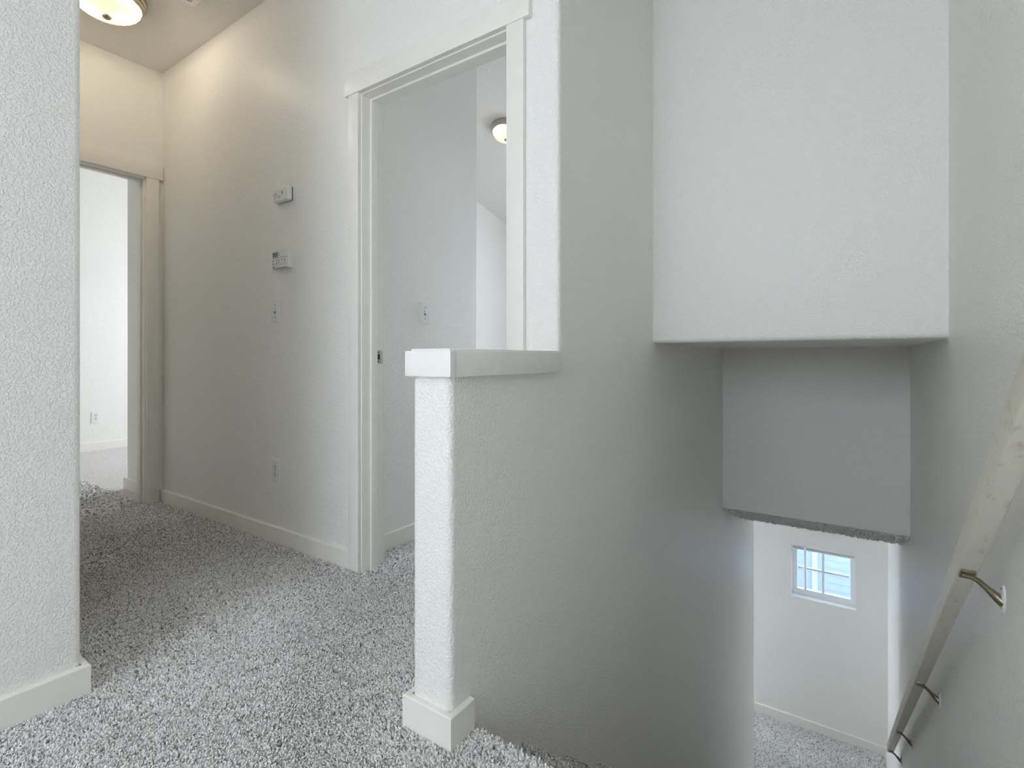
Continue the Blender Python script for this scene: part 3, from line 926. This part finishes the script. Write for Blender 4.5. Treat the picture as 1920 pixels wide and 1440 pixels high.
def pile(name, regions, parent, seed):
    """regions: (x0, x1, y0, y1, z, spacing, height, mask)"""
    rng = np.random.default_rng(seed)
    P = []; Sc = []
    for x0, x1, y0, y1, z, sp, hh, mask in regions:
        nx, ny = max(1, int((x1 - x0) / sp)), max(1, int((y1 - y0) / sp))
        gx, gy = np.meshgrid(x0 + (np.arange(nx) + .5) * (x1 - x0) / nx, y0 + (np.arange(ny) + .5) * (y1 - y0) / ny)
        p = np.stack([gx.ravel(), gy.ravel(), np.full(gx.size, z)], 1)
        p[:, :2] += rng.uniform(-.5, .5, (len(p), 2)) * sp
        if mask is not None:
            p = p[mask(p)]
        P.append(p); Sc.append(np.stack([np.full(len(p), sp), np.full(len(p), hh)], 1))
    P = np.concatenate(P); Sc = np.concatenate(Sc)
    n = len(P)
    sp, hh = Sc[:, 0], Sc[:, 1] * rng.uniform(.62, 1.1, n)
    r0 = sp * rng.uniform(.52, .72, n)
    # soft footprint-like lay of the pile
    la = 2 * np.sin(P[:, 0] * 3.1 + 1.0) + 2 * np.cos(P[:, 1] * 4.3 + P[:, 0] * 1.7) + rng.uniform(-1.3, 1.3, n)
    lean = sp * rng.uniform(.5, 2.2, n) * (0.75 + 0.45 * np.sin(P[:, 0] * 9.3 + 2.2 * np.sin(P[:, 1] * 7.1)) * np.cos(P[:, 1] * 8.2 + P[:, 0] * 3.3))
    d = np.stack([np.cos(la), np.sin(la), np.zeros(n)], 1)
    ph = rng.uniform(0, 2 * np.pi, n)
    lv = []
    for zf, lf, rf in ((0.0, 0.0, .65), (1.0, 1.0, 0.98)):
        c = P + d * (lean * lf)[:, None]; c[:, 2] += hh * zf - 0.002 * (zf == 0)
        for k in range(3):
            a = ph + k * 2 * np.pi / 3 + zf * 1.2
            q = c.copy(); q[:, 0] += np.cos(a) * r0 * rf; q[:, 1] += np.sin(a) * r0 * rf
            if zf:
                q[:, 2] += rng.uniform(-.45, .35, n) * hh
            lv.append(q)
    V = np.stack(lv, 1).reshape(-1, 3)
    tri = []
    for l in (0,):
        for k in range(3):
            k2 = (k + 1) % 3
            tri += [(l + k, l + k2, l + 3 + k2), (l + k, l + 3 + k2, l + 3 + k)]
    tri.append((3, 4, 5))
    tri = np.array(tri)
    Fi = (np.arange(n)[:, None, None] * 6 + tri[None]).reshape(-1, 3)
    me = bpy.data.meshes.new(name)
    me.vertices.add(len(V)); me.vertices.foreach_set('co', V.ravel().astype(np.float32))
    nf = len(Fi)
    me.loops.add(nf * 3); me.loops.foreach_set('vertex_index', Fi.ravel().astype(np.int32))
    me.polygons.add(nf); me.polygons.foreach_set('loop_start', (np.arange(nf) * 3).astype(np.int32))
    me.polygons.foreach_set('loop_total', np.full(nf, 3, np.int32))
    me.polygons.foreach_set('use_smooth', np.zeros(nf, bool))
    me.update(calc_edges=True)
    tone = np.clip(rng.beta(1.35, 1.0, n), 0, 1)
    at = me.attributes.new('tone', 'FLOAT', 'POINT')
    at.data.foreach_set('value', np.repeat(tone, 6).astype(np.float32))
    me.materials.append(YARN)
    o = bpy.data.objects.new(name, me); C.objects.link(o)
    if parent is not None:
        o.parent = parent
    o['kind'] = 'stuff'
    return o


def not_under(p):
    x, y = p[:, 0], p[:, 1]
    m = ~((x > XSB - T) & (x < XS + T) & (y > YP - T) & (y < YP + 0.075))
    m &= ~((x > XSB - T) & (x < XS) & (y > YP - T))
    m &= ~((x < XNEAR + T) & (y < YNEAR + T))
    m &= (y < YW - T) | (x > XS)
    return m


pile('carpet_pile', [
    (XNEAR, XR, 0.15, YNO + 0.004, 0, 0.0038, 0.0064, not_under),
    (XNEAR, XSB, YNO + 0.004, YW, 0, 0.0038, 0.0064, not_under),
    (-2.75, XNEAR, 0.45, YW, 0, 0.0047, 0.0064, not_under),
    (-3.73, -2.75, 0.45, YW, 0, 0.0064, 0.0064, not_under),
    (JX0, JX1, YW - T, 2.3, 0, 0.0051, 0.0064, lambda p: np.ones(len(p), bool)),
    (-1.884 + T, JX0, YW + WT, 2.3, 0, 0.0051, 0.0064, lambda p: np.ones(len(p), bool)),
    (-4.9, XW0, KY0, KY1, 0, 0.011, 0.009, None),
    (XS, XR, YNO - 0.008, YNO + RUN - 0.0, -RISE, 0.0050, 0.0085, None),
    (XS, XR, YNO + RUN - 0.008, YNO + 2 * RUN, -2 * RISE, 0.0050, 0.0085, None),
    (XS, XR, YNO + 2 * RUN - 0.008, YNO + 3 * RUN, -3 * RISE, 0.0075, 0.0085, None),
] + [(XS, XR, YNO + RUN * (k - 1) - 0.012, YNO + RUN * k, -RISE * k, 0.009, 0.0085, None) for k in range(4, NR)], floor, 3)

pile('carpet_pile', [(-1.1, XR - T, 5.3, Y3 - T, ZB, 0.0095, 0.008, None)], floor_low, 5)
